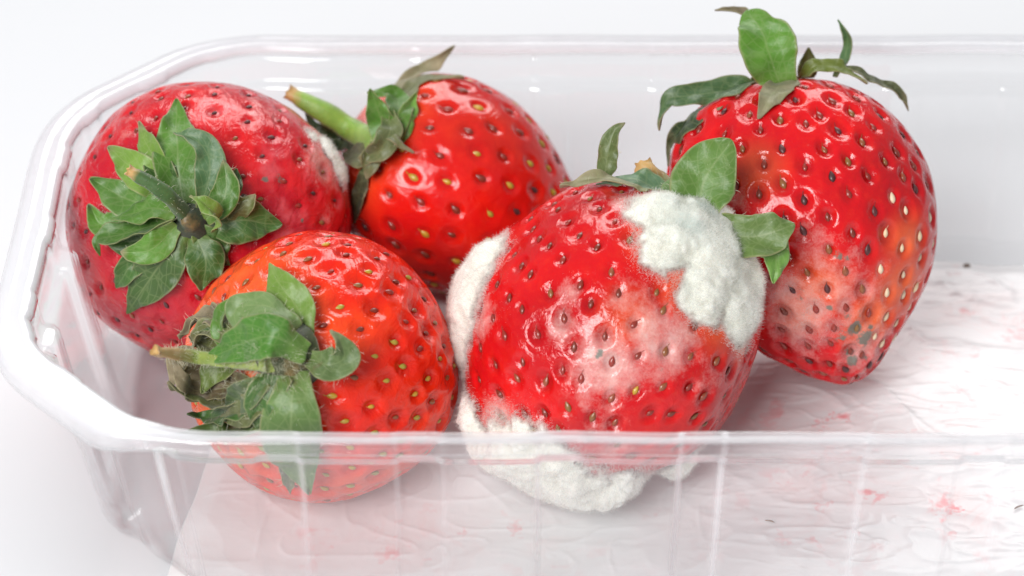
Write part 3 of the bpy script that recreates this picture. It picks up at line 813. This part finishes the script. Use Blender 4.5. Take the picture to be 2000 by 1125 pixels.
sepal(b1, [(325, 340, .1), (290, 290, .2), (272, 240, .25)], 0.30, LIME, dry1=.7)
sepal(b1, [(260, 430, .15), (200, 440, .22), (173, 400, .2)], 0.36, GREEN, dry1=.6)
tube(b1, 'receptacle', [(372, 432, -.05), (365, 428, .12), (355, 422, .2)], [0.24, .18, .05], (0.03, 0.04, 0.02), [0.2, .4, .4])
tube(b1, 'stem', [(365, 425, 0.0), (330, 385, .55), (290, 355, .8), (248, 333, 1.0)], [0.12, .10, .09, .07], (0.06, 0.13, 0.03), [0, 0, 0, 0, .1, 1], rag=.5)
leaf_hairs(b1, 12, 201)
# berry 2
tube(b2, 'receptacle', [(590, 690, -.1), (545, 700, .15), (500, 715, .35)], [0.36, .26, .08], (0.05, 0.06, 0.02), [0.3, .45, .4])
sepal(b2, [(598, 660, .1), (580, 600, .25), (545, 555, .3), (526, 512, .34)], 0.48, LIME, n=(-.1, .2, 1), dry1=.45)
sepal(b2, [(480, 690, .2), (430, 650, .35), (440, 605, .35), (492, 583, .3)], 0.28, GREEN, n=(-.5, .2, .9), dry1=.3)
sepal(b2, [(585, 640, .3), (530, 600, .5), (460, 600, .6), (468, 655, .7)], 0.40, (0.20, 0.30, 0.11), n=(0, .8, .7), n2=(-.2, .2, 1), dry1=.45)
sepal(b2, [(600, 692, .3), (520, 655, .75), (400, 704, .8)], 0.60, (0.09, 0.25, 0.03), n=(0, .25, 1), dry1=.25, cup=.12, belly=.35)
sepal(b2, [(600, 700, .2), (640, 712, .4), (672, 695, .4), (650, 642, .45)], 0.42, (0.13, 0.19, 0.07), n=(0, .3, 1), n2=(.7, 0, .7), dry1=.6)
sepal(b2, [(620, 712, .1), (655, 712, .22), (695, 690, .25)], 0.38, OLIVE, n=(0, .4, 1), dry1=.7)
sepal(b2, [(575, 725, .2), (570, 800, .42), (572, 870, .4), (602, 955, .3)], 0.78, (0.13, 0.22, 0.06), cup=-.10, dry1=.25, belly=.45)
sepal(b2, [(560, 840, .2), (560, 900, .2), (567, 968, .2)], 0.22, OLIVE, dry1=.4)
sepal(b2, [(520, 760, .2), (455, 790, .4), (395, 775, .4), (330, 742, .45)], 0.34, OLIVE, n=(0, .8, .5), dry1=.6)
sepal(b2, [(530, 790, .2), (470, 800, .4), (400, 815, .35), (362, 812, .3)], 0.34, DKGREEN, n=(0, .5, .8), dry1=.35)
sepal(b2, [(540, 810, .2), (480, 835, .35), (420, 842, .35), (345, 842, .3)], 0.34, (0.12, 0.18, 0.05), n=(0, .5, .8), dry1=.35)
sepal(b2, [(470, 700, .3), (420, 720, .5), (395, 768, .5)], 0.42, (0.18, 0.24, 0.05), n=(-.2, 0, 1), dry1=.25)
sepal(b2, [(440, 730, .2), (395, 725, .3), (350, 700, .2), (335, 760, .1)], 0.40, BRN, n=(-.3, .3, .8), dry0=.5, dry1=.9)
sepal(b2, [(470, 690, .1), (410, 680, .15), (368, 655, .15)], 0.36, OLIVE, n=(-.3, .8, .4), dry1=.5)
sepal(b2, [(460, 650, .05), (415, 622, .15), (385, 625, .15), (350, 668, .15)], 0.26, BRN, n=(-.2, .6, .6), dry0=.5, dry1=.9, wob=.1)
sepal(b2, [(460, 660, .05), (425, 640, .2), (395, 640, .2), (372, 668, .15)], 0.2, DKGREEN, n=(-.2, .3, .9), dry1=.9, wob=.08)
sepal(b2, [(520, 740, .35), (480, 770, .55), (440, 790, .5)], 0.42, (0.07, 0.12, 0.035), n=(-.2, -.1, 1), dry1=.3)
sepal(b2, [(560, 730, .3), (510, 780, .5), (500, 835, .45)], 0.46, DKGREEN, n=(-.2, -.1, 1), dry1=.2)
tube(b2, 'stem', [(530, 712, .4), (440, 704, .85), (370, 696, .95), (303, 685, 1.0)], [0.10, .085, .075, .06], (0.30, 0.36, 0.08), [.1, .1, .55, 1], rag=.6)
sepal(b2, [(500, 690, .2), (450, 650, .3), (400, 640, .25), (372, 690, .3)], 0.34, OLIVE, n=(-.3, .4, .9), dry0=.2, dry1=.7, wob=.08)
sepal(b2, [(500, 740, .2), (430, 760, .3), (360, 745, .3), (332, 690, .3)], 0.36, BRN, n=(-.3, .3, .8), dry0=.3, dry1=.9, wob=.08)
sepal(b2, [(520, 760, .3), (480, 800, .5), (430, 812, .45)], 0.40, OLIVE, n=(-.2, .3, 1), dry0=.1, dry1=.5)
leaf_hairs(b2, 40, 202, 0.10)
G, C_ = b2.stem
rs = np.random.RandomState(9)
hp = at_d(530, 715, depth_of(b2.near(545, 700)) - .5)
HP = hp + rs.normal(0, 1, (420, 3)) * (0.22, .12, .16); HN = unit(HP - hp + fr((-.2, -.5, .9)) * .25)
threads('calyx_fuzz', b2.root, b2.base, HP, HN, 0.16, 0.0035, M_HAIR, 10)
# berry 3
tube(b3, 'stem', [(752, 285, 0), (690, 255, .2), (625, 215, .1), (560, 180, 0)], [0.19, .16, .15, .09], (0.26, 0.42, 0.07), [0, 0, 0, 0, .1, .9], rag=.4)
sepal(b3, [(740, 290, 0), (680, 280, -.1), (620, 250, 0), (592, 200, 0)], 0.32, (0.03, 0.07, 0.02), n=(0, .4, .8), dry1=.3)
sepal(b3, [(765, 300, .1), (745, 240, .3), (722, 172, .2)], 0.42, (0.13, 0.30, 0.05), n=(-.3, .1, 1), dry1=.2)
sepal(b3, [(772, 270, .1), (780, 215, .25), (770, 185, .2), (722, 176, .2)], 0.40, GREEN, n=(.3, .4, .8), dry1=.4)
sepal(b3, [(780, 280, .0), (795, 230, .1), (808, 184, .1)], 0.30, (0.20, 0.42, 0.06), n=(.3, .1, 1), dry1=.2)
sepal(b3, [(770, 235, -.3), (795, 170, -.3), (838, 135, -.2), (888, 90, 0)], 0.34, TAN, n=(.1, .2, .9), dry0=.4, dry1=.8, belly=.5)
sepal(b3, [(775, 225, -.1), (810, 165, 0), (850, 150, .05), (905, 157, .02)], 0.26, OLIVE, n=(.1, .7, .7), dry0=.35, dry1=.6)
sepal(b3, [(740, 280, .2), (752, 262, .35), (778, 276, .35), (812, 298, .2)], 0.16, OLIVE, n=(0, .5, .9), dry0=.4, dry1=.7)
sepal(b3, [(755, 225, .3), (765, 250, .4), (745, 290, .4), (700, 310, .3)], 0.36, (0.16, 0.18, 0.08), n=(.2, 0, 1), dry0=.25, dry1=.6)
sepal(b3, [(755, 275, .2), (715, 300, .25), (668, 298, .2)], 0.42, (0.14, 0.15, 0.07), n=(-.1, .3, 1), dry0=.3, dry1=.5)
sepal(b3, [(735, 285, .2), (725, 310, .3), (715, 348, .2)], 0.30, OLIVE, n=(-.1, 0, 1), dry0=.3, dry1=.5)
sepal(b3, [(715, 320, .1), (702, 370, .12), (692, 440, .1)], 0.22, (0.07, 0.07, 0.04), n=(-.4, 0, 1), dry0=.3, dry1=.4)
leaf_hairs(b3, 6, 203)
# berry 4
tube(b4, 'stem', [(1272, 400, 0, -.1), (1270, 365, 0, 0), (1264, 338, 0, .1), (1256, 314, 0, .1)], [0.40, .32, .18, .10], (0.30, 0.36, 0.16), [0.2, .2, .6, .8], rag=.3)
sepal(b4, [(1330, 395, -.3), (1250, 350, 0), (1165, 362, 0)], 0.36, (0.15, 0.26, 0.15), n=(0, .6, .6), dry1=.3)
sepal(b4, [(1180, 362, -.1), (1186, 300, 0), (1200, 255, .0), (1222, 240, .0)], 0.30, (0.13, 0.17, 0.06), n=(-.4, .1, .9), dry1=.6)
sepal(b4, [(1270, 380, -.1), (1210, 350, 0), (1150, 350, 0), (1092, 370, .02)], 0.20, TAN, n=(0, .7, .7), dry0=.3, dry1=.7)
sepal(b4, [(1360, 420, -.1), (1378, 345, 0), (1428, 272, .1)], 0.86, (0.13, 0.24, 0.05), n=(-.15, .1, 1), dry1=.3, tip=.72, belly=.40)
sepal(b4, [(1400, 440, 0, .8), (1470, 462, .0, .9), (1555, 438, 0, .9)], 0.58, (0.15, 0.23, 0.06), n=(0, .1, 1), dry1=.35, tip=.75, belly=.55)
sepal(b4, [(1470, 450, 0, .75), (1515, 495, 0, .8), (1508, 555, .0, .8)], 0.42, (0.20, 0.38, 0.08), n=(.2, 0, 1), dry1=.1)
sepal(b4, [(1300, 395, -.3), (1320, 360, 0), (1320, 335, 0)], 0.30, (0.16, 0.26, 0.10), dry1=.3)
leaf_hairs(b4, 14, 204)
# berry 5
sepal(b5, [(1525, 170, 0, .55), (1505, 110, 0, .75), (1490, 60, 0, .6), (1460, 18, 0, .3)], 0.76, (0.12, 0.28, 0.03), n=(-.2, .15, 1), n2=(.1, .9, .4), dry1=.12, tip=.7, belly=.5)
sepal(b5, [(1480, 60, 0, .1), (1455, 35, 0, .1), (1430, 23, 0, .1), (1395, 22, 0, .1)], 0.13, BRN, n=(0, .8, .5), dry0=.4, dry1=.5)
sepal(b5, [(1500, 200, 0, .1), (1430, 172, 0, .35), (1340, 185, 0, .5), (1300, 195, 0, .5), (1288, 258, 0, .55)], 0.40, (0.09, 0.17, 0.07), n=(0, .7, .8), n2=(-.6, .0, .8), dry1=.6, belly=.35)
sepal(b5, [(1430, 235, 0, .2), (1360, 248, 0, .3), (1320, 270, 0, .3), (1305, 325, 0, .2)], 0.34, (0.04, 0.07, 0.03), n=(0, .5, .8), dry0=.2, dry1=.5)
sepal(b5, [(1550, 158, 0, .3), (1510, 180, .1), (1480, 232, .05)], 0.40, TAN, n=(-.2, .4, .9), dry0=.4, dry1=.6)
sepal(b5, [(1500, 185, 0, -.2), (1480, 160, 0, -.2), (1482, 140, 0, -.2)], 0.28, DKGREEN, dry1=.2)
sepal(b5, [(1565, 165, 0, 0), (1580, 125, 0, 0), (1580, 92, 0, 0)], 0.28, (0.20, 0.18, 0.03), dry0=.2, dry1=.4)
sepal(b5, [(1560, 165, 0, .2), (1590, 130, 0, .4), (1640, 128, 0, .4), (1690, 165, 0, .3)], 0.24, (0.20, 0.24, 0.04), n=(0, .5, .8), dry0=.1, dry1=.5)
sepal(b5, [(1630, 150, 0, 0), (1650, 110, 0, 0), (1655, 75, 0, 0), (1636, 38, 0, .1)], 0.16, (0.10, 0.20, 0.08), n=(-.4, 0, .9), dry1=.2)
sepal(b5, [(1630, 128, 0, .2), (1690, 145, 0, .25), (1740, 175, 0, .15), (1776, 216, 0, 0)], 0.15, (0.10, 0.10, 0.05), n=(.2, .7, .7), dry0=.3, dry1=.5)
leaf_hairs(b5, 6, 205)

# ---------------------------------------------------------------- mould
mould(b4, [(1290, 415, .55), (1340, 450, .75), (1400, 490, .95), (1450, 540, .85), (1440, 600, .62), (1380, 560, .6, .8), (1300, 490, .5, .7), (1380, 420, .85)], 0.18, 301, 70000,
      tint=[(1330, 440, .5, 1), (1370, 420, .5, .9), (1320, 540, .35, .6), (1460, 500, .3, .4)])
mould(b4, [(880, 570, 1.0), (880, 660, .6), (935, 500, .5)], 0.22, 302, 30000, rag=.4, lump=.25, tint=[(900, 600, 1.2, .25)])  # thin patch; the wide grey tint is shade painted into its colour
mould(b4, [(950, 890, .92), (1040, 918, 1.12), (1150, 950, 1.0), (905, 850, .5, .8), (1340, 915, .45, .8)], 0.27, 303, 36000)
mould(b1, [(640, 290, .26), (665, 335, .28), (612, 268, .2, .7)], 0.05, 304, 5000)
# a thin film of single threads over the veiled areas of the front fruit
def film(b, blobs, n, seed, length=0.05):
    f = b.field(blobs) * np.clip(0.4 + 1.4 * fbm(b.P0 * 3, seed), 0, 1) * np.sin(b.TH); f = f / f.sum()
    rs = np.random.RandomState(seed); k = rs.choice(len(b.P0), n, p=f)
    threads('mould_film', b.root, b.base, b.V[k] + rs.normal(0, .008, (n, 3)), b.N0[k], length, 0.0018, M_FIB, seed, 1.4)
film(b4, [(1180, 715, 0.62, 1.0), (1290, 665, .5, .7), (1130, 560, .3, .6), (960, 600, .5, 1), (1010, 800, .6, 1), (1330, 620, .4, .6), (1000, 430, .5, .5)], 1800, 311, .02)
film(b5, [(1570, 620, .5, .9), (1530, 560, .4, 1)], 2500, 312)

# ---------------------------------------------------------------- crumbs lying in the punnet
M_CRUMB = mat_seed('crumb_brown', (0.16, 0.10, 0.06), (0.22, 0.12, 0.07), 0.7)
def crumb(px, py, z, length, ang, thick, label, cat):
    p = at_z(px, py, z); n, m = 10, 7; V = []
    for i in range(n):
        t_ = i / (n - 1); r_ = thick * (sin(pi * t_) ** 0.6 + 0.03); x = (t_ - 0.5) * length; y = 0.12 * length * sin(3 * t_ + ang)
        for j in range(m):
            a = 2 * pi * j / m; V.append((x, y + r_ * cos(a), r_ * sin(a) + thick))
    V = np.array(V); c_, s_ = cos(ang), sin(ang)
    V = np.column_stack([V[:, 0] * c_ - V[:, 1] * s_, V[:, 0] * s_ + V[:, 1] * c_, V[:, 2]])
    Fc = [tuple(q) for q in grid_faces(n, m, wrap=True)] + [tuple(range(m - 1, -1, -1)), tuple((n - 1) * m + j for j in range(m))]
    o = mesh_obj('crumb', V, Fc, M_CRUMB); o.location = Vector(p * S); o['label'] = label; o['category'] = cat
crumb(1888, 524, 0.16, 0.12, 0.4, 0.035, 'tiny dark crumb on the punnet floor behind the pad, far right', 'crumb')
crumb(1990, 992, 0.26, 0.16, 0.7, 0.012, 'thin brown fibre lying on the pad at the front right edge of the photo', 'crumb')
crumb(1503, 1020, 0.26, 0.14, -0.5, 0.012, 'thin grey fibre on the pad, seen through the front wall right of the mouldy strawberry', 'crumb')
